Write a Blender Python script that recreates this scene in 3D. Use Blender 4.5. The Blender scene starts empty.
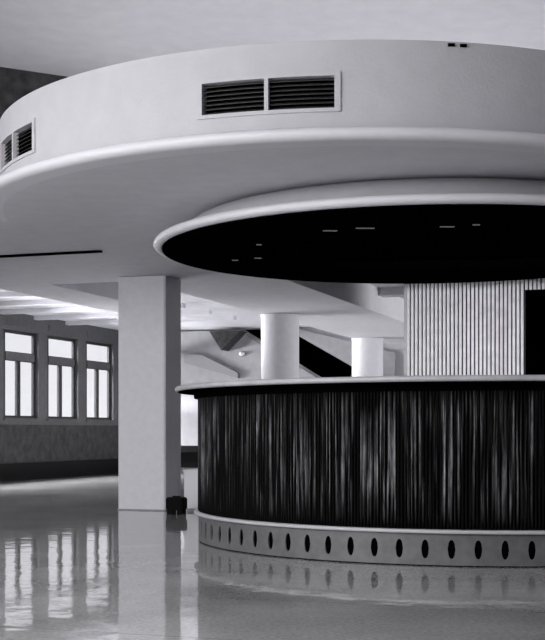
import bpy, bmesh, math, random
from mathutils import Vector
random.seed(4)
C = bpy.context.scene.collection
S = bpy.context.scene
PI = math.pi
# ------------------------------------------------------------------ camera, light, exposure
F = 1260.0; CX = 270.0; HY = 431.0; EYE = 0.85
cam = bpy.data.objects.new('camera', bpy.data.cameras.new('camera')); C.objects.link(cam)
cam.location = (0, 0, EYE); cam.rotation_euler = (PI/2, 0, 0)
cam.data.sensor_fit = 'HORIZONTAL'; cam.data.sensor_width = 36; cam.data.lens = F/545*36
cam.data.shift_x = (272.5-CX)/545; cam.data.shift_y = (HY-320)/545
cam.data.clip_start = .05; cam.data.clip_end = 200
S.camera = cam
S.view_settings.view_transform = 'Standard'; S.view_settings.look = 'None'
S.view_settings.gamma = 1; S.view_settings.use_curve_mapping = False
S.view_settings.exposure = 0.14
W = bpy.data.worlds.new('sky'); S.world = W; W.use_nodes = True
W.node_tree.nodes['Background'].inputs[0].default_value = (.80, .80, .83, 1)
W.node_tree.nodes['Background'].inputs[1].default_value = 1.15

U = Vector((.326, .945, 0)).normalized(); V = Vector((.945, -.326, 0)).normalized()   # along the hall / across it
def P(s, v, z=0): return U*s + V*v + Vector((0, 0, z))
def ray(px, d, y=None):                     # a point at pixel column px and depth d
    z = 0 if y is None else EYE+(HY-y)*d/F
    return Vector(((px-CX)/F*d, d, z))
def on_plane(px, s=None, v=None):           # where the view column px crosses the plane s= or v=
    t = Vector(((px-CX)/F, 1, 0))
    d = s/t.dot(U) if s is not None else v/t.dot(V)
    return t*d

def area(name, loc, target, sx, sy, power, col=(1, 1, 1)):
    l = bpy.data.lights.new(name, 'AREA'); l.shape = 'RECTANGLE'; l.size = sx; l.size_y = sy
    l.energy = power; l.color = col
    o = bpy.data.objects.new(name, l); C.objects.link(o); o.location = loc
    o.rotation_euler = (Vector(target)-Vector(loc)).to_track_quat('-Z', 'Y').to_euler(); return o
# daylight through the glazed front behind the camera and the side windows, with added unseen fill lights
area('daylight_front', (-10.5, 1.0, 2.2), (0.0, 9, 2.5), 3.2, 2.6, 110)
area('daylight_side', P(3.5, -10.9, 2.0), P(9, -3, 2.4), 7.0, 2.4, 100)
area('fill_front_low', (-8.0, 1.0, .05), (-.8, 8.5, 3.85), 5, 3.0, 200)  # unseen low light added to lift the ceiling and soffit
area('fill_overhead', (-4.5, 2.5, 3.8), (-3.4, 4.0, 0), 6, 5.0, 850)  # unseen overhead light added to brighten the floor and its bounce
area('window_sky', P(18.5, -14.5, 6.0), P(18.5, -8, 0.3), 10, 3.0, 11000)
area('fill_outside_low', P(18.0, -19.5, .2), P(18.5, -6, 2.2), 14, 1.2, 8000)  # low light added outside the windows to lift the rear ceiling
area('fill_right_rear', P(20.2, 4.6, .9), P(19, -7, 3.3), 5.5, 1.2, 350)  # unseen light added to brighten the rear ceiling and beam

# ------------------------------------------------------------------ materials
def mat(name, col, rough=.6, spec=.5, noise=None, bump=0, bscale=40, emit=None, metal=0):
    m = bpy.data.materials.new(name); m.use_nodes = True; nt = m.node_tree; N = nt.nodes; L = nt.links
    b = N['Principled BSDF']; b.inputs['Roughness'].default_value = rough
    b.inputs['Specular IOR Level'].default_value = spec; b.inputs['Metallic'].default_value = metal
    c = col if len(col) == 3 else (col[0],)*3
    b.inputs['Base Color'].default_value = (*c, 1)
    if noise or bump:
        tc = N.new('ShaderNodeTexCoord')
    if noise:
        sc, amt = noise
        n = N.new('ShaderNodeTexNoise'); n.inputs['Scale'].default_value = sc; n.inputs['Detail'].default_value = 6
        L.new(tc.outputs['Object'], n.inputs['Vector'])
        r = N.new('ShaderNodeMapRange'); r.inputs['From Min'].default_value = .3; r.inputs['From Max'].default_value = .7
        r.inputs['To Min'].default_value = 1-amt; r.inputs['To Max'].default_value = 1+amt
        L.new(n.outputs['Fac'], r.inputs['Value'])
        mx = N.new('ShaderNodeVectorMath'); mx.operation = 'SCALE'; mx.inputs[0].default_value = c
        L.new(r.outputs[0], mx.inputs['Scale']); L.new(mx.outputs[0], b.inputs['Base Color'])
    if bump:
        n2 = N.new('ShaderNodeTexNoise'); n2.inputs['Scale'].default_value = bscale
        L.new(tc.outputs['Object'], n2.inputs['Vector'])
        bp = N.new('ShaderNodeBump'); bp.inputs['Strength'].default_value = bump; bp.inputs['Distance'].default_value = .01
        L.new(n2.outputs['Fac'], bp.inputs['Height']); L.new(bp.outputs[0], b.inputs['Normal'])
    if emit:
        b.inputs['Emission Color'].default_value = (*emit[0], 1); b.inputs['Emission Strength'].default_value = emit[1]
    return m
def g(x): return (x, x*.99, x*1.045)
WHITE = mat('white_plaster', g(.58), .75, .2, (7, .03), .15, 60)
CEIL = mat('ceiling_paint', g(.72), .75, .2, (6, .04))
SOFFIT = mat('soffit_paint', g(.72), .75, .2, (6, .04))
LIP = mat('lip_enamel', g(.76), .45, .4)
COLM = mat('column_plaster', g(.80), .7, .3, (14, .03), .1, 90)
WALLG = mat('grey_wall_paint', g(.10), .7, .3, (12, .12))
DADO = mat('dark_dado', g(.04), .6, .2, (7, .45))
BLACK = mat('black_lacquer', g(.008), .35, .3)
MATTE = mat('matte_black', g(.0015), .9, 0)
CASE = mat('black_case_leather', g(.006), .8, .1)
BASEB = mat('baseboard_black', g(.006), .6, .1)
UPPER = mat('dark_panelling', g(.045), .7, .2, (10, .5))
FRAME = mat('window_frame_dark', g(.03), .5, .3)
RAIL = mat('pale_rail_enamel', g(.5), .35, .5)
PLINTH = mat('plinth_stone', g(.13), .45, .5, (14, .16))
TOPM = mat('worktop_laminate', g(.50), .3, .5, (8, .12))
SLAT = mat('pale_slats', g(.80), .6, .3, (11, .12))
SLATB = mat('slat_backing', g(.05), .8, .1)
GREYP = mat('mid_grey_plaster', g(.30), .7, .3, (8, .08))
DGREY = mat('dark_grey_plaster', g(.16), .7, .3, (8, .1))
LOUV = mat('louvre_metal', g(.05), .5, .4)
FARW = mat('far_wall_plaster', g(.50), .7, .3, (9, .05))
GLOW = mat('glow_dash', g(.12), .5, .1, emit=((.9, .9, 1), .07))

def glass_mat():
    m = bpy.data.materials.new('window_glass'); m.use_nodes = True; N = m.node_tree.nodes; L = m.node_tree.links
    N.remove(N['Principled BSDF']); t = N.new('ShaderNodeBsdfTransparent'); t.inputs[0].default_value = (.95, .95, .96, 1)
    gl = N.new('ShaderNodeBsdfGlossy'); gl.inputs['Roughness'].default_value = .02
    mx = N.new('ShaderNodeMixShader'); mx.inputs[0].default_value = .06
    L.new(t.outputs[0], mx.inputs[1]); L.new(gl.outputs[0], mx.inputs[2]); L.new(mx.outputs[0], N['Material Output'].inputs[0])
    return m
GLASS = glass_mat()

def floor_mat():
    m = mat('polished_terrazzo', g(.17), .05, 1.0); N = m.node_tree.nodes; L = m.node_tree.links; b = N['Principled BSDF']
    tc = N.new('ShaderNodeTexCoord')
    n = N.new('ShaderNodeTexNoise'); n.inputs['Scale'].default_value = 45; n.inputs['Detail'].default_value = 5
    n1 = N.new('ShaderNodeTexNoise'); n1.inputs['Scale'].default_value = 1.3; n1.inputs['Detail'].default_value = 3
    L.new(tc.outputs['Object'], n.inputs['Vector']); L.new(tc.outputs['Object'], n1.inputs['Vector'])
    ad = N.new('ShaderNodeMath'); ad.operation = 'ADD'; L.new(n.outputs['Fac'], ad.inputs[0]); L.new(n1.outputs['Fac'], ad.inputs[1])
    r = N.new('ShaderNodeMapRange'); r.inputs['From Min'].default_value = .7; r.inputs['From Max'].default_value = 1.3
    r.inputs['To Min'].default_value = .32; r.inputs['To Max'].default_value = .58
    L.new(ad.outputs[0], r.inputs['Value'])
    cb = N.new('ShaderNodeCombineColor')
    for i in range(3): L.new(r.outputs[0], cb.inputs[i])
    # brass strips between the terrazzo panels
    mp = N.new('ShaderNodeMapping'); mp.inputs['Rotation'].default_value = (0, 0, math.atan2(.326, .945))
    L.new(tc.outputs['Object'], mp.inputs['Vector'])
    br = N.new('ShaderNodeTexBrick'); br.offset = 0; br.inputs['Scale'].default_value = 1
    br.inputs['Brick Width'].default_value = 400; br.inputs['Row Height'].default_value = 1.2
    br.inputs['Mortar Size'].default_value = .006; br.inputs['Mortar Smooth'].default_value = .5
    L.new(mp.outputs[0], br.inputs['Vector'])
    mx = N.new('ShaderNodeMix'); mx.data_type = 'RGBA'; mx.inputs[7].default_value = (.3, .3, .31, 1)
    L.new(cb.outputs[0], mx.inputs[6]); L.new(br.outputs['Fac'], mx.inputs[0])
    L.new(mx.outputs[2], b.inputs['Base Color'])
    # slight unevenness of the polish
    n2 = N.new('ShaderNodeTexNoise'); n2.inputs['Scale'].default_value = 5.0; n2.inputs['Detail'].default_value = 2
    L.new(tc.outputs['Object'], n2.inputs['Vector'])
    bp = N.new('ShaderNodeBump'); bp.inputs['Strength'].default_value = .3; bp.inputs['Distance'].default_value = .005
    L.new(n2.outputs['Fac'], bp.inputs['Height']); L.new(bp.outputs[0], b.inputs['Normal'])
    return m
FLOOR = floor_mat()

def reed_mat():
    """dark reeded timber: every reed its own tone, with broken vertical highlights painted into the colour"""
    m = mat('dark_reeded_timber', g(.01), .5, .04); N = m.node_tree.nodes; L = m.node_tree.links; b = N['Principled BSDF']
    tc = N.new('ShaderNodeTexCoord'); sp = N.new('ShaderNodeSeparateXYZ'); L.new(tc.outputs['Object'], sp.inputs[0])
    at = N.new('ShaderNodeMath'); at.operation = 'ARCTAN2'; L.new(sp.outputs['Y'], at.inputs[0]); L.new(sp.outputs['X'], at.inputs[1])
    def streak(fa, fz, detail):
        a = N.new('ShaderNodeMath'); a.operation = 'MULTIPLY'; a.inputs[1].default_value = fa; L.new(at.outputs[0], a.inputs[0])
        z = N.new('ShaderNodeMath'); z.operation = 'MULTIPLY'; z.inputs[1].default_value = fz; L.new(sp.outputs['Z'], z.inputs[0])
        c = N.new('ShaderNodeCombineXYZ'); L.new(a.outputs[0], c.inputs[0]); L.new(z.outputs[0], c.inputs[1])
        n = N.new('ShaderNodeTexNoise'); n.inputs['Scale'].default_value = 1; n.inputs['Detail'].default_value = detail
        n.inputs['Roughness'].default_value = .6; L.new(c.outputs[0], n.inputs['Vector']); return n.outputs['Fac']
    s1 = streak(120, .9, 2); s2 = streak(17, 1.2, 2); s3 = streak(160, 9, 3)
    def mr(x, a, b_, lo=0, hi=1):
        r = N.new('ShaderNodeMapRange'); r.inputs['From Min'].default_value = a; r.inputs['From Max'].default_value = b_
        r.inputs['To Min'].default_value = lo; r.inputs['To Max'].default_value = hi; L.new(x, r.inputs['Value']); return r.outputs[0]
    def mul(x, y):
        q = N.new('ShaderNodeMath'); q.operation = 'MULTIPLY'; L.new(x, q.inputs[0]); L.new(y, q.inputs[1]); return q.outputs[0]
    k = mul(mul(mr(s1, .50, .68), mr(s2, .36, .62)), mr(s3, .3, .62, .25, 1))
    # the painted highlights fade out towards the panel's top and bottom
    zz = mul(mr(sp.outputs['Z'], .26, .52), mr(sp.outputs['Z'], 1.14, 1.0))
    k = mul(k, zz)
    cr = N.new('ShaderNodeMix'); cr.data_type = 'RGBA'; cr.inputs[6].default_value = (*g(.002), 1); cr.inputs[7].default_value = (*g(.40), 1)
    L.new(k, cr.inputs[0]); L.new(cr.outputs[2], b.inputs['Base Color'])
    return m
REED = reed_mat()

# ------------------------------------------------------------------ mesh helpers
def obj(name, bm, m, parent=None, smooth=False, loc=None):
    me = bpy.data.meshes.new(name); bmesh.ops.recalc_face_normals(bm, faces=bm.faces[:]); bm.to_mesh(me); bm.free()
    me.materials.append(m)
    if smooth: me.shade_smooth()
    o = bpy.data.objects.new(name, me); C.objects.link(o)
    if parent: o.parent = parent
    if loc: o.location = loc
    return o
def smooth_by_angle(o, deg=35):
    me = o.data; me.shade_smooth()
    me.set_sharp_from_angle(angle=math.radians(deg)); return o
def thing(name, label, cat, loc=(0, 0, 0), rotz=0, group=None):
    o = bpy.data.objects.new(name, None); C.objects.link(o); o.empty_display_size = .2
    o.location = loc; o.rotation_euler = (0, 0, rotz); o['label'] = label; o['category'] = cat
    if group: o['group'] = group
    return o
def tag(o, label, cat, group=None):
    o['label'] = label; o['category'] = cat
    if group: o['group'] = group
    return o
def struct(name, bm, m, **k):
    o = obj(name, bm, m, **k); o['kind'] = 'structure'; return o
def add_box(bm, a, b, M=None):
    (x0, y0, z0), (x1, y1, z1) = a, b
    vs = [Vector((x, y, z)) for z in (z0, z1) for x, y in ((x0, y0), (x1, y0), (x1, y1), (x0, y1))]
    if M: vs = [M(v) for v in vs]
    q = [bm.verts.new(v) for v in vs]
    for f in ((0, 3, 2, 1), (4, 5, 6, 7), (0, 1, 5, 4), (1, 2, 6, 5), (2, 3, 7, 6), (3, 0, 4, 7)): bm.faces.new([q[i] for i in f])
    return bm
def svbox(bm, s0, s1, v0, v1, z0, z1):           # a box in the hall's own directions
    return add_box(bm, (v0, s0, z0), (v1, s1, z1), lambda p: P(p.y, p.x, p.z))
def add_prism(bm, pts, z0, z1):
    lo = [bm.verts.new((p[0], p[1], z0)) for p in pts]; hi = [bm.verts.new((p[0], p[1], z1)) for p in pts]
    bm.faces.new(lo[::-1]); bm.faces.new(hi); n = len(pts)
    for i in range(n): bm.faces.new((lo[i], lo[(i+1) % n], hi[(i+1) % n], hi[i]))
    return bm
def extrude_poly(bm, pts, d):                     # pts 3D polygon, thickness vector d
    a = [bm.verts.new(p) for p in pts]; b = [bm.verts.new(Vector(p)+d) for p in pts]; n = len(pts)
    bm.faces.new(a[::-1]); bm.faces.new(b)
    for i in range(n): bm.faces.new((a[i], a[(i+1) % n], b[(i+1) % n], b[i]))
    return bm
def add_lathe(bm, prof, n=192, closed=True):      # prof: (r, z) loop; r=0 ends allowed when not closed
    rings = []
    for r, z in prof:
        if r < 1e-6: rings.append([bm.verts.new((0, 0, z))]*n)
        else: rings.append([bm.verts.new((r*math.cos(2*PI*i/n), r*math.sin(2*PI*i/n), z)) for i in range(n)])
    m = len(prof)
    for k in range(m if closed else m-1):
        A, B = rings[k], rings[(k+1) % m]
        for i in range(n):
            f = []
            for v in (A[i], A[(i+1) % n], B[(i+1) % n], B[i]):
                if v not in f: f.append(v)
            if len(f) > 2: bm.faces.new(f)
    return bm

# ------------------------------------------------------------------ room shell
VL, VR = -11.1, 5.0; SB, SF = -7.0, 23.4
ZLOW, ZREAR, ZHIGH = 2.51, 2.87, 3.85
struct('floor', svbox(bmesh.new(), SB, 27.0, VL-.3, VR+.3, -.12, 0), FLOOR)
# high ceiling in front, low slab under the ring's level, rear ceiling
struct('ceiling', svbox(bmesh.new(), SB, 13.2, VL-.3, VR+.3, ZHIGH, ZHIGH+.1), CEIL)
struct('ceiling_low', svbox(bmesh.new(), 8.6, 10.42, VL, VR, ZLOW+.002, ZLOW+.09), SOFFIT)
bm = bmesh.new(); svbox(bm, 10.48, 12.72, VL, VR, ZLOW+.003, ZLOW+.09)
struct('ceiling_low_rear', bm, SOFFIT)
struct('ceiling_rear', svbox(bmesh.new(), 12.6, 27, VL, VR, ZREAR, ZREAR+.1), CEIL)

struct('trim_1', svbox(bmesh.new(), 10.42, 10.48, VL, -5.25, ZLOW-.016, ZLOW+.09), MATTE)
# left wall with recessed windows
PITCH = 1.487; GP = VL-.075
def wsv(px): return on_plane(px, v=GP).dot(U)
PA, PB, PC, PD = wsv(4.0), wsv(17.0), wsv(19.2), wsv(33)
W0 = on_plane(3.5, v=VL).dot(U); WW = on_plane(38.5, v=VL).dot(U)-W0; wins = [W0+PITCH*k for k in (-2, -1, 0, 1, 2)]
ZS, ZT = 1.07, 2.57; VO = VL-.13
bm = bmesh.new(); prev = 13.2
for w in wins:
    svbox(bm, prev, w, VO, VL, ZS, ZT); prev = w+WW
svbox(bm, prev, 27, VO, VL, ZS, ZT); svbox(bm, 13.2, 27, VO, VL, ZT, ZREAR+.1)
svbox(bm, 13.2, 27, VO, VL, .96, ZS)
struct('wall_left', bm, WALLG)
struct('wall_left_dado', svbox(bmesh.new(), 13.2, 27, VO, VL, 0, .96), DADO)
svbox(bm := bmesh.new(), SB, 13.2, VO, VL, 0, ZHIGH); struct('wall_left_front', bm, WHITE)
struct('wall_front_added', svbox(bmesh.new(), SB-.2, SB, -6, VR, 0, ZHIGH), DGREY)  # unseen wall added to block light from the front opening
struct('baseboard_left', svbox(bmesh.new(), 13.2, SF, VL, VL+.03, 0, .30), BASEB)
struct('wall_right', svbox(bmesh.new(), SB, 13.0, VR, VR+.3, 0, ZHIGH), DGREY)
svbox(bm := bmesh.new(), 13.0, 27, VR, VR+.3, 0, ZREAR+.1); struct('wall_right_rear', bm, DGREY)

# windows: frame, transom and two casements, panes behind the wall face
gv = VL-.08
for i, w in enumerate(wins):
    bm = bmesh.new(); a, b = w, w+WW; t = .05; m0, m1 = VL-.11, VL-.06; kk = (i-2)*PITCH
    svbox(bm, a, PA+kk, m0, m1, ZS, ZT) if PA+kk > a+.002 else None; svbox(bm, PD+kk, b, m0, m1, ZS, ZT)
    svbox(bm, a, b, m0, m1, ZT-.04, ZT); svbox(bm, a, b, m0, m1, ZS, ZS+.03)
    fr = struct('window_%d' % (i+1), bm, FRAME)
    bm = bmesh.new(); svbox(bm, PA+kk, PD+kk, m0-.01, m1+.02, 2.06, 2.19)
    o = obj('transom_bar', bm, WALLG, fr)
    mid = (a+.09+b-.05)/2
    bm = bmesh.new(); svbox(bm, PB+kk, PC+kk, m0-.01, m1+.01, ZS+.03, 2.06); obj('mullion', bm, FRAME, fr)
    for (c0, c1, z0, z1) in ((PA+kk, PB+kk, ZS+.03, 2.06), (PC+kk, PD+kk, ZS+.03, 2.06), (PA+kk, PD+kk, 2.19, ZT-.04)):
        bm = bmesh.new(); q = .014
        svbox(bm, c0, c0+q, m0+.01, m1, z0, z1); svbox(bm, c1-q, c1, m0+.01, m1, z0, z1)
        svbox(bm, c0+q, c1-q, m0+.01, m1, z0, z0+q); svbox(bm, c0+q, c1-q, m0+.01, m1, z1-q, z1)
        s = obj('sash', bm, BLACK, fr)
        bm = bmesh.new(); svbox(bm, c0+q, c1-q, gv-.006, gv, z0+q, z1-q); obj('pane', bm, GLASS, s)
    bm = bmesh.new(); svbox(bm, a-.02, b+.02, VL-.06, VL+.04, ZS-.04, ZS); obj('sill', bm, WALLG, fr)
    bm = bmesh.new(); svbox(bm, a+.05, b-.02, VL, VL+.012, ZT+.07, ZT+.17); obj('lintel_panel', bm, WALLG, fr)

# dark upper wall standing on the low slab behind the ring
d = Vector((.87, .495, 0)).normalized(); q0 = Vector((-2.22, 10.38, 0)); n = Vector((-.495, .87, 0)).normalized()*.12
A = q0-d*.95; B = q0+d*3.2
sA = A.dot(U); vA = A.dot(V)
struct('wall_upper', add_prism(bmesh.new(), [A, B, B+n, A+n], ZLOW+.1, ZHIGH), UPPER)
struct('wall_upper_left', svbox(bmesh.new(), sA+.6, sA+.72, VL, vA+.1, ZLOW+.1, ZHIGH), UPPER)

# beams across and along the hall
def beam(nm, s0, s1, v0, v1, z0, z1, m=SOFFIT): return struct(nm, svbox(bmesh.new(), s0, s1, v0, v1, z0, z1), m)
beam('ceiling_beam', 12.72, SF, -5.95, -4.35, ZLOW+.003, ZREAR)
beam('ceiling_beam.001', 12.72, 16.4, -7.80, -7.03, ZLOW+.003, ZREAR)
for k in range(6):
    s = 14.9+k*1.15
    beam('ceiling_joist', s, s+.14, VL, -7.80, ZREAR-.07, ZREAR, CEIL)
for s in (17.3, 20.05, 22.3): beam('ceiling_joist', s, s+.28, -4.35, VR, ZREAR-.11, ZREAR, CEIL)
beam('ceiling_joist', 22.3, 22.55, -7.8, -5.95, ZREAR-.05, ZREAR, CEIL)

# ------------------------------------------------------------------ far wall with the stair
def W2(px, y, s=SF):                       # point on the far wall plane
    q = on_plane(px, s=s); q.z = EYE+(HY-y)*q.y/F; return q
e0, e1 = W2(243, 329.5), W2(290, 329.5)
slope = (e0, e1)
bm = bmesh.new(); T_ = U*.25
vl = on_plane(243, s=SF).dot(V)
def vz(px, y): q = W2(px, y); return q.dot(V), q.z
def FW(v, z): return P(SF, v, z)
(v1, z1), (v2, z2), (v3, z3), (v4, z4) = vz(241, 330), vz(332, 385.5), vz(287, 329), vz(352, 366.5)
# opening is the slanted band between line 1-2 (lower) and 3-4 (upper); it runs down to z 1.2 and ends at v5
v5, z5b = vz(352, 385)
extrude_poly(bm, [FW(VL, 0), FW(v2, 0), FW(v2, z2), FW(v1, ZREAR), FW(VL, ZREAR)], T_)
extrude_poly(bm, [FW(v2, 0), FW(v5, 0), FW(v5, z2), FW(v2, z2)], T_)
extrude_poly(bm, [FW(v5, 0), FW(VR, 0), FW(VR, ZREAR), FW(v5, ZREAR)], T_)
extrude_poly(bm, [FW(v3, ZREAR), FW(v5, z4), FW(v5, ZREAR)], T_)
struct('wall_rear', bm, FARW)
bm = bmesh.new()
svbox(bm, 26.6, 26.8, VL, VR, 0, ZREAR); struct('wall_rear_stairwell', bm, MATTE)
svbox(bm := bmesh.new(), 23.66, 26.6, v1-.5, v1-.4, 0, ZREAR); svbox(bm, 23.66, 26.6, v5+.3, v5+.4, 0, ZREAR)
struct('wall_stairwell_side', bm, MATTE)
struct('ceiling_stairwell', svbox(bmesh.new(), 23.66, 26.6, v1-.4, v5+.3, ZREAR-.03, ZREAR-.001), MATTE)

st = thing('staircase', 'enclosed staircase descending to the right through a black slanted opening in the far wall', 'staircase', P(SF, (v2+v5)/2, 0))
def sp_obj(name, bm, m, par):
    bmesh.ops.translate(bm, vec=-par.location, verts=bm.verts[:]); return obj(name, bm, m, par)
# upper stringer band (grey) and lower parapet, both proud of the wall
pts = [W2(290, 326.5, SF-.1), W2(395, 353, SF-.1), W2(395, 391, SF-.1), W2(289, 330.5, SF-.1)]
sp_obj('stair_soffit', extrude_poly(bmesh.new(), pts, U*.09), GREYP, st)
pts = [W2(150, 332, SF-.14), W2(238, 330.5, SF-.14), W2(330, 385.5, SF-.14), W2(330, 393, SF-.14), W2(150, 390, SF-.14)]
sp_obj('parapet', extrude_poly(bmesh.new(), pts, U*.13), GREYP, st)
bm = bmesh.new()
for k in range(9):
    zt = 2.3-k*.17; v = v1+.15+k*.27
    if zt > .2: svbox(bm, 24.0, 25.4, v, v+.27, max(zt-.4, .0), zt)
sp_obj('tread', bm, MATTE, st)
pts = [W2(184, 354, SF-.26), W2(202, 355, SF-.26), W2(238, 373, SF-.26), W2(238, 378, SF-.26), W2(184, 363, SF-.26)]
sp_obj('shade_band', extrude_poly(bmesh.new(), pts, U*.12), mat('shade_band_grey', g(.22), .6, .3), st)  # solid band standing in for a soft shadow on the stair wall
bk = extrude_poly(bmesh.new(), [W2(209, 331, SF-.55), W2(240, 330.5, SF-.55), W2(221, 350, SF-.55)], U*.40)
tag(obj('shade_wedge', bk, UPPER), 'dark inverted triangle built for a soft shadow high on the far wall, just under the ceiling', 'shadow shape')  # soft wall shadow modelled as a dark wedge
c = W2(242, 354, SF-.16)
lm = thing('wall_lamp', 'tiny white wall lamp on the grey stair parapet in the far background', 'lamp', c)
bm = bmesh.new(); bmesh.ops.create_cone(bm, cap_ends=True, segments=20, radius1=.05, radius2=.05, depth=.03)
bmesh.ops.rotate(bm, verts=bm.verts[:], matrix=__import__('mathutils').Matrix.Rotation(PI/2, 3, 'X')); obj('back_plate', bm, BLACK, lm)
bm = bmesh.new(); bmesh.ops.create_uvsphere(bm, u_segments=20, v_segments=12, radius=.05)
bmesh.ops.scale(bm, vec=(1.2, .8, .8), verts=bm.verts[:]); bmesh.ops.translate(bm, vec=(0, -.045, 0), verts=bm.verts[:]); obj('globe', bm, LIP, lm, True)
# dark bench along the far wall
q = on_plane(205, s=23.0)
be = thing('bench', 'low dark bench against the far wall, seen between pillar and counter', 'bench', (q.x, q.y, 0), math.atan2(V.y, V.x))
bm = bmesh.new(); add_box(bm, (-1.2, -.22, .44), (.5, .22, .56)); obj('seat', bm, BASEB, be)
bm = bmesh.new(); add_box(bm, (-1.2, .14, .12), (.5, .2, .44)); obj('back_panel', bm, BASEB, be)
for x in (-1.12, .36):
    bm = bmesh.new(); add_box(bm, (x, -.18, 0), (x+.06, .12, .44)); obj('leg', bm, BASEB, be)

# ------------------------------------------------------------------ columns
# square pillar near the camera
c0 = ray(118, 13.25); c0.z = 0
col = thing('square_column', 'large square white pillar left of the bar, dark on its right side', 'column', (0, 0, 0))
s0 = on_plane(165, s=12.3); sv = s0.dot(V); sl = on_plane(118, s=12.3).dot(V)
bm = bmesh.new(); svbox(bm, 12.3, 12.74, sl, sv, 0, ZLOW-.004)
bmesh.ops.bevel(bm, geom=[e for e in bm.edges if abs(e.verts[0].co.z-e.verts[1].co.z) > 1], offset=.012, segments=2, affect='EDGES')
cc = P(12.52, (sl+sv)/2); col.location = cc
bmesh.ops.translate(bm, vec=-cc, verts=bm.verts[:]); obj('shaft', bm, COLM, col)
bm = bmesh.new(); svbox(bm, 12.292, 12.748, sl-.004, sv+.004, 0, .012); bmesh.ops.translate(bm, vec=-cc, verts=bm.verts[:]); obj('foot_moulding', bm, GREYP, col)
for (px, d, r, ztop, lab) in ((280, 18.0, .272, ZLOW-.004, 'round white column standing behind the counter, nearer of the two, left of the dark stair opening'),
                        (367.5, 22.6, .28, ZLOW-.004, 'round white column farther back, between the dark stair opening and the slatted screen')):
    p = ray(px, d); p.z = 0
    t = thing('round_column', lab, 'column', p, 0, 'round columns in the rear hall')
    obj('shaft', add_lathe(bmesh.new(), [(0, .1), (r, .1), (r, ztop-.02), (0, ztop-.02)], 64, False), COLM, t); smooth_by_angle(t.children[0])
    obj('foot_ring', add_lathe(bmesh.new(), [(0, 0), (r+.02, 0), (r+.02, .10), (0, .10)], 64, False), BASEB, t); smooth_by_angle(t.children[1])
    obj('collar', add_lathe(bmesh.new(), [(0, ztop-.02), (r+.01, ztop-.02), (r+.01, ztop), (0, ztop)], 64, False), COLM, t); smooth_by_angle(t.children[2])

# white low block and the small black case at the pillar's foot
p = on_plane(182.5, s=12.32); pv = p.dot(V)
wb = thing('white_plinth', 'low white block between the square pillar and the bar counter', 'block', P(12.5, pv+.22))
bm = bmesh.new(); svbox(bm, 12.34, 12.66, pv+.01, pv+.46, .03, .42); bmesh.ops.translate(bm, vec=-wb.location, verts=bm.verts[:]); obj('body', bm, LIP, wb)
bm = bmesh.new(); svbox(bm, 12.36, 12.64, pv+.03, pv+.44, 0, .03); bmesh.ops.translate(bm, vec=-wb.location, verts=bm.verts[:]); obj('foot', bm, GREYP, wb)
bm = bmesh.new(); svbox(bm, 12.33, 12.67, pv, pv+.47, .42, .44); bmesh.ops.translate(bm, vec=-wb.location, verts=bm.verts[:]); obj('cap', bm, LIP, wb)
q = ray(176.5, 12.85); 
bc = thing('black_case', 'small black case on two feet against the foot of the square pillar', 'case', (q.x, q.y, 0), math.atan2(V.y, V.x))
bm = bmesh.new(); add_box(bm, (-.095, -.07, .045), (.095, .07, .175)); bmesh.ops.bevel(bm, geom=bm.edges[:], offset=.012, segments=2, affect='EDGES'); obj('body', bm, CASE, bc)
for x in (-.085, .025):
    bm = bmesh.new(); add_box(bm, (x, -.05, 0), (x+.06, .05, .047)); obj('foot', bm, CASE, bc)
bm = bmesh.new(); add_box(bm, (-.04, -.01, .175), (.04, .01, .19)); obj('handle', bm, CASE, bc)

# ------------------------------------------------------------------ ring bulkhead with lip and vents
RC = Vector((.6, 10.0, 0)); RD = 2.695
ring = thing('ceiling_drum', 'large round white dropped ceiling drum with a bright lip, hanging over the bar', 'ceiling drum', (RC.x, RC.y, 0))
# openings for the two vents are cut in the drum wall mesh
def vent_ang(px): # angle about the drum axis for a view column, measured from -Y towards +X
    t = (px-CX)/F; a = t*t+1; b = -2*(t*RC.x+RC.y); c = RC.x**2+RC.y**2-RD**2
    dd = (-b-math.sqrt(b*b-4*a*c))/(2*a); return math.atan2(t*dd-RC.x, RC.y-dd)
ZV0, ZV1 = 2.725, 2.912
vents = [(vent_ang(202.5), vent_ang(334.5))]
w_ = vents[0][1]-vents[0][0]; e_ = vent_ang(33.5); vents.append((vent_ang(2.5), e_))
cuts = sorted(set([v for ab in vents for v in ab]))
def DP(a, r, z): return Vector((r*math.sin(a), -r*math.cos(a), z))
angs = []; a = -PI
keys = [-PI]+cuts+[PI]
for k in range(len(keys)-1):
    n_ = max(2, int((keys[k+1]-keys[k])/math.radians(1.5)))
    angs += [keys[k]+(keys[k+1]-keys[k])*i/n_ for i in range(n_)]
zs = [ZLOW+.05, ZV0, ZV1, 3.113]
bm = bmesh.new(); grid = {}
for i, a in enumerate(angs):
    for j, z in enumerate(zs): grid[i, j] = bm.verts.new(DP(a, RD, z))
na = len(angs); hole_edges = []
for i in range(na):
    i2 = (i+1) % na; am = angs[i]+1e-4
    inside = any(x <= am < y for x, y in vents)
    for j in range(3):
        if j == 1 and inside: continue
        bm.faces.new((grid[i, j], grid[i2, j], grid[i2, j+1], grid[i, j+1]))
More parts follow.
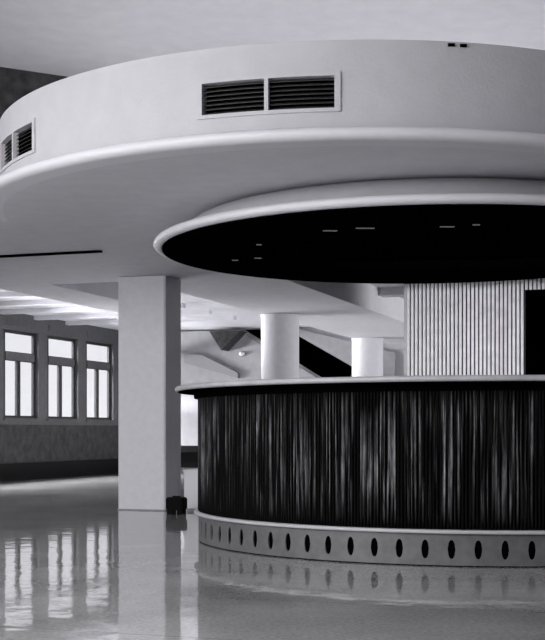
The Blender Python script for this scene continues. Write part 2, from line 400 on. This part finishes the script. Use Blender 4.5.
for (x, y) in vents:      # reveals of the openings
    idx = [i for i, a in enumerate(angs) if x-1e-6 <= a <= y+1e-6]
    for j in (1, 2):
        for i in idx[:-1]:
            p, q = grid[i, j], grid[i+1, j]
            r1 = bm.verts.new(DP(angs[i], RD-.07, zs[j])); r2 = bm.verts.new(DP(angs[i+1], RD-.07, zs[j])); bm.faces.new((p, q, r2, r1))
    for i in (idx[0], idx[-1]):
        r1 = bm.verts.new(DP(angs[i], RD-.07, zs[1])); r2 = bm.verts.new(DP(angs[i], RD-.07, zs[2])); bm.faces.new((grid[i, 1], grid[i, 2], r2, r1))
o = obj('drum_wall', bm, WHITE, ring); smooth_by_angle(o, 30)
o = obj('drum_cap', add_lathe(bmesh.new(), [(0, 3.113), (RD, 3.113), (RD, 3.12), (0, 3.12)], 192, False), WHITE, ring)
bm = bmesh.new(); add_lathe(bm, [(2.30+.02*math.cos(k*PI/4), 3.15+.02*math.sin(k*PI/4)) for k in range(8)], 96)
obj('ceiling_fill_tube', bm, mat('ceiling_fill_tube', g(.8), .5, .3, emit=((1, 1, 1), 1)), ring)  # glowing tube added on the drum cap, out of view
cl = bpy.data.lights.new('ceiling_fill', 'AREA'); cl.shape = 'DISK'; cl.size = 4.4; cl.energy = 19  # unseen uplight added to brighten the ceiling above the drum
co = bpy.data.objects.new('ceiling_fill', cl); C.objects.link(co); co.location = (RC.x, RC.y, 3.14); co.rotation_euler = (PI, 0, 0)
for px in (451, 463):
    a_ = vent_ang(px); c_ = DP(a_, RD+.006, 3.1); bm = bmesh.new(); add_box(bm, (c_.x-.02, c_.y-.006, 3.09), (c_.x+.02, c_.y+.006, 3.107)); obj('edge_clip', bm, MATTE, ring)
# lip: quarter-round projecting band
pr = [(RD-.03, 2.592)]
for k in range(0, 13):
    t = PI/2-k*PI/12*1.0
    pr.append((2.79+.062*math.cos(t), 2.551+.041*math.sin(t)))
pr += [(RD-.03, ZLOW)]
bm = bmesh.new(); NL = 300; al = [a for a in (-PI+2*PI*i/NL for i in range(NL)) if (RC+DP(a, 2.80, 0)).dot(U) < 8.75]
pv_ = None
for a in al:
    q = [bm.verts.new(DP(a, r, z)) for r, z in pr]
    if pv_:
        for k in range(len(pr)): bm.faces.new((pv_[k], pv_[(k+1) % len(pr)], q[(k+1) % len(pr)], q[k]))
    else: bm.faces.new(q)
    pv_ = q
bm.faces.new(pv_[::-1])
o = obj('lip', bm, LIP, ring); smooth_by_angle(o, 50)
obj('soffit', add_lathe(bmesh.new(), [(0, ZLOW), (RD-.03, ZLOW), (RD-.03, ZLOW+.002), (0, ZLOW+.002)], 192, False), SOFFIT, ring)

def curved_box(bm, a0, a1, r0, r1, z0, z1, n=12):
    pv_ = None
    for k in range(n+1):
        a = a0+(a1-a0)*k/n
        q = [bm.verts.new(DP(a, r, z)) for r, z in ((r0, z0), (r1, z0), (r1, z1), (r0, z1))]
        if pv_:
            for j in range(4): bm.faces.new((pv_[j], pv_[(j+1) % 4], q[(j+1) % 4], q[j]))
        else: bm.faces.new(q)
        pv_ = q
    bm.faces.new(pv_[::-1]); return bm
labs = ['wide double air grille in the middle of the white drum, seen from the front',
        'foreshortened air grille at the far left end of the white drum']
for (x, y), lab in zip(vents, labs):
    t = thing('air_vent', lab, 'vent', (RC.x, RC.y, 0), 0, 'air grilles in the ceiling drum')
    fa = .035/RD; mid = (x+y)/2; hw = .0045
    bm = bmesh.new()
    curved_box(bm, x-fa, y+fa, RD-.004, RD+.012, ZV1, ZV1+.022); curved_box(bm, x-fa, y+fa, RD-.004, RD+.012, ZV0-.022, ZV0)
    curved_box(bm, x-fa, x, RD-.004, RD+.012, ZV0, ZV1, 2); curved_box(bm, y, y+fa, RD-.004, RD+.012, ZV0, ZV1, 2)
    obj('frame', bm, WHITE, t)
    obj('mullion', curved_box(bmesh.new(), mid-hw, mid+hw, RD-.03, RD+.012, ZV0, ZV1, 2), WHITE, t)
    obj('backing', curved_box(bmesh.new(), x, y, RD-.068, RD-.06, ZV0, ZV1), MATTE, t)
    for (l0, l1) in ((x, mid-hw), (mid+hw, y)):
        bm = bmesh.new()
        for k in range(7):
            zc = ZV0+(k+.5)*(ZV1-ZV0)/7; n_ = 8; pv_ = None
            for i in range(n_+1):
                a = l0+(l1-l0)*i/n_
                q = [bm.verts.new(DP(a, r, z)) for r, z in ((RD-.012, zc-.008), (RD-.012, zc-.005), (RD-.045, zc+.012), (RD-.045, zc+.009))]
                if pv_:
                    for j in range(4): bm.faces.new((pv_[j], pv_[(j+1) % 4], q[(j+1) % 4], q[j]))
                else: bm.faces.new(q)
                pv_ = q
            bm.faces.new(pv_[::-1])
        obj('louvre_panel', bm, LOUV, t)

# ------------------------------------------------------------------ round canopy
KC = Vector((1.25, 10.0, 0))
can = thing('round_canopy', 'round canopy with pale rounded rim and black underside, hanging above the bar', 'canopy', (KC.x, KC.y, 0))
pr = [(1.70, 2.508), (1.72, 2.508)]
for k in range(1, 11):
    t = k/10*PI/2; pr.append((1.72+.23*math.sin(t), 2.345+.163*math.cos(t)))
pr += [(1.95, 2.325), (1.70, 2.325)]
o = obj('upper_tier', add_lathe(bmesh.new(), pr, 256), WHITE, can); smooth_by_angle(o, 40)
pr = []
for k in range(24):
    t = 2*PI*k/24; pr.append((2.125+.04*math.cos(t)*1.0, 2.296+.030*math.sin(t)))
pr2 = [(1.88, 2.345), (1.95, 2.343)]+[(2.115+.05*math.cos(t), 2.306+.034*math.sin(t)) for t in [PI/2-i*PI/12 for i in range(1, 14)]]+[(2.095, 2.28), (2.09, 2.30), (1.88, 2.30)]
o = obj('rim', add_lathe(bmesh.new(), pr2, 256), LIP, can); smooth_by_angle(o, 50)
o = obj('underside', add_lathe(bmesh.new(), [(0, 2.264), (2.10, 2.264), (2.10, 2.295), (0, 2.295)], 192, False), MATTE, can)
for (px, y, w) in ((330, 230, .10), (365, 227.5, .13), (447, 226, .10), (476, 224, .05), (235, 259.6, .05), (258, 257.5, .06), (259, 244, .04)):
    d_ = F*(2.268-EYE)/(HY-y); x_ = (px-CX)/F*d_
    bm = bmesh.new(); add_box(bm, (x_-w/2-KC.x, d_-.02-KC.y, 2.258), (x_+w/2-KC.x, d_+.0-KC.y, 2.2635)); obj('glow_dash', bm, GLOW, can)  # pale reflections on the underside drawn as dim glowing dashes

dl = bpy.data.lights.new('screen_fill', 'AREA'); dl.shape = 'RECTANGLE'; dl.size = 2.4; dl.size_y = .3; dl.energy = 18; dl.spread = math.radians(95)  # unseen light added to brighten the slatted screen
do = bpy.data.objects.new('screen_fill', dl); C.objects.link(do); do.location = (1.7, 10.4, 2.25)
do.rotation_euler = (Vector((2.0, 12.8, 1.5))-do.location).to_track_quat('-Z', 'Y').to_euler()

# ------------------------------------------------------------------ bar counter
BC = Vector((1.6, 10.0, 0)); RB = 2.16
bar = thing('bar_counter', 'large round bar counter with dark reeded front, pale top and perforated pale plinth', 'bar counter', (BC.x, BC.y, 0))
Z0, Z1, ZT0, ZT1 = .232, 1.145, 1.155, 1.192
pr = [(1.72, ZT0), (2.33, ZT0), (2.345, ZT0+.006), (2.35, ZT0+.018), (2.345, ZT1-.006), (2.335, ZT1), (1.72, ZT1)]
o = obj('worktop', add_lathe(bmesh.new(), pr, 256), TOPM, bar); smooth_by_angle(o, 50)
o = obj('worktop_support', add_lathe(bmesh.new(), [(1.80, Z1-.04), (2.20, Z1-.04), (2.20, ZT0-.004), (1.80, ZT0-.004)], 192), MATTE, bar); smooth_by_angle(o, 40)  # black colour carries the shade below the worktop
o = obj('worktop_shade_layer', add_lathe(bmesh.new(), [(1.73, ZT0-.004), (2.325, ZT0-.004), (2.325, ZT0), (1.73, ZT0)], 256), MATTE, bar)  # black layer standing in for shade under the overhang
# reeded front: 520 half-round reeds in one corrugated sheet
NF = 600; sub = 5; ring_p = []
for i in range(NF):
    for k in range(sub):
        a = 2*PI*(i+k/sub)/NF; h = math.sin(PI*k/sub); ring_p.append((a, RB+.010*h**.6 if k else RB))
bm = bmesh.new(); lo = []; hi = []; li = []; hi2 = []
for a, r in ring_p:
    c_, s_ = math.cos(a), math.sin(a)
    lo.append(bm.verts.new((r*c_, r*s_, Z0+.002))); hi.append(bm.verts.new((r*c_, r*s_, Z1-.042)))
    li.append(bm.verts.new((2.12*c_, 2.12*s_, Z0+.002))); hi2.append(bm.verts.new((2.12*c_, 2.12*s_, Z1-.042)))
n_ = len(ring_p)
for i in range(n_):
    j = (i+1) % n_
    bm.faces.new((lo[i], lo[j], hi[j], hi[i])); bm.faces.new((hi[i], hi[j], hi2[j], hi2[i])); bm.faces.new((hi2[i], hi2[j], li[j], li[i])); bm.faces.new((li[i], li[j], lo[j], lo[i]))
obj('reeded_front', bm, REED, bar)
o = obj('foot_rail_band', add_lathe(bmesh.new(), [(2.08, .208), (2.195, .208), (2.20, .213), (2.20, .226), (2.195, .231), (2.08, .231)], 256), RAIL, bar); smooth_by_angle(o, 50)
# perforated plinth
NH = 82; ph = math.radians(-3.6); RP = 2.165; da = 2*PI/NH; zc = .108; bm = bmesh.new()
ha, hz = .0245/RP, .060
def RP_(a, r, z): return Vector((r*math.sin(a), -r*math.cos(a), z))
rect = []
for (x, y) in ((1, 0), (1, .5), (1, 1), (.6, 1), (.2, 1), (-.2, 1), (-.6, 1), (-1, 1), (-1, .5), (-1, 0), (-1, -.5), (-1, -1), (-.6, -1), (-.2, -1), (.2, -1), (.6, -1), (1, -1), (1, -.5)): rect.append((x, y))
angd = [math.atan2(y*1.6, x) if True else 0 for x, y in rect]
zl, zh = 0.008, .208
for h in range(NH):
    a0 = ph+h*da; outer = []; el = []; el2 = []
    for (x, y), t in zip(rect, angd):
        outer.append(bm.verts.new(RP_(a0+x*da/2, RP, zl if y == -1 else zh if y == 1 else (zc+(zh-zc)*y if y > 0 else zc+(zc-zl)*y))))
        a_, z_ = a0+ha*math.cos(t), zc+hz*math.sin(t)
        el.append(bm.verts.new(RP_(a_, RP, z_))); el2.append(bm.verts.new(RP_(a_, RP-.009, z_)))
    m_ = len(rect)
    for i in range(m_):
        j = (i+1) % m_
        bm.faces.new((outer[i], outer[j], el[j], el[i])); bm.faces.new((el[i], el[j], el2[j], el2[i]))
bmesh.ops.remove_doubles(bm, verts=bm.verts[:], dist=.0004)
o = obj('perforated_plinth', bm, PLINTH, bar); smooth_by_angle(o, 30)
o = obj('plinth_core', add_lathe(bmesh.new(), [(2.05, .002), (RP-.0085, .002), (RP-.0085, .206), (2.05, .206)], 192), MATTE, bar)
o = obj('bottle_shelf', add_lathe(bmesh.new(), [(1.75, .70), (2.11, .70), (2.11, .73), (1.75, .73)], 128), BLACK, bar)

# ------------------------------------------------------------------ slatted screen behind the bar
s_ = on_plane(407, s=None, v=None) if False else Vector(((407-CX)/F*12.85, 12.85, 0))
ss, v0 = s_.dot(U), s_.dot(V)
vdoor = on_plane(525, s=ss).dot(V); vend = vdoor+1.6
ZD = EYE+(HY-289.5)*on_plane(530, s=ss).y/F
scr = thing('slatted_screen', 'pale vertical slatted screen wall behind the bar, with a dark doorway at its right', 'screen', P(ss, (v0+vdoor)/2, 0))
def loc(bm): bmesh.ops.translate(bm, vec=-scr.location, verts=bm.verts[:]); return bm
ztop = ZLOW-.004-.004
bm = bmesh.new(); svbox(bm, ss+.03, ss+.06, v0, vdoor, 0, ztop); svbox(bm, ss+.03, ss+.06, vdoor, vend, ZD, ztop); obj('backing', loc(bm), SLATB, scr)
pitch = (vdoor-v0)/29; bm = bmesh.new(); v = v0; 
while v < vend:
    z_lo = 0 if v+pitch*.6 <= vdoor+.01 else ZD
    svbox(bm, ss, ss+.03, v, v+pitch*.62, z_lo, ztop); v += pitch
obj('slats', loc(bm), SLAT, scr)
bm = bmesh.new(); svbox(bm, ss-.01, ss+.06, v0-.03, v0, 0, ztop); obj('end_post', loc(bm), FARW, scr)
e = ss+4.4; bm = bmesh.new()  # extra room depth added to block rear light from the pillar
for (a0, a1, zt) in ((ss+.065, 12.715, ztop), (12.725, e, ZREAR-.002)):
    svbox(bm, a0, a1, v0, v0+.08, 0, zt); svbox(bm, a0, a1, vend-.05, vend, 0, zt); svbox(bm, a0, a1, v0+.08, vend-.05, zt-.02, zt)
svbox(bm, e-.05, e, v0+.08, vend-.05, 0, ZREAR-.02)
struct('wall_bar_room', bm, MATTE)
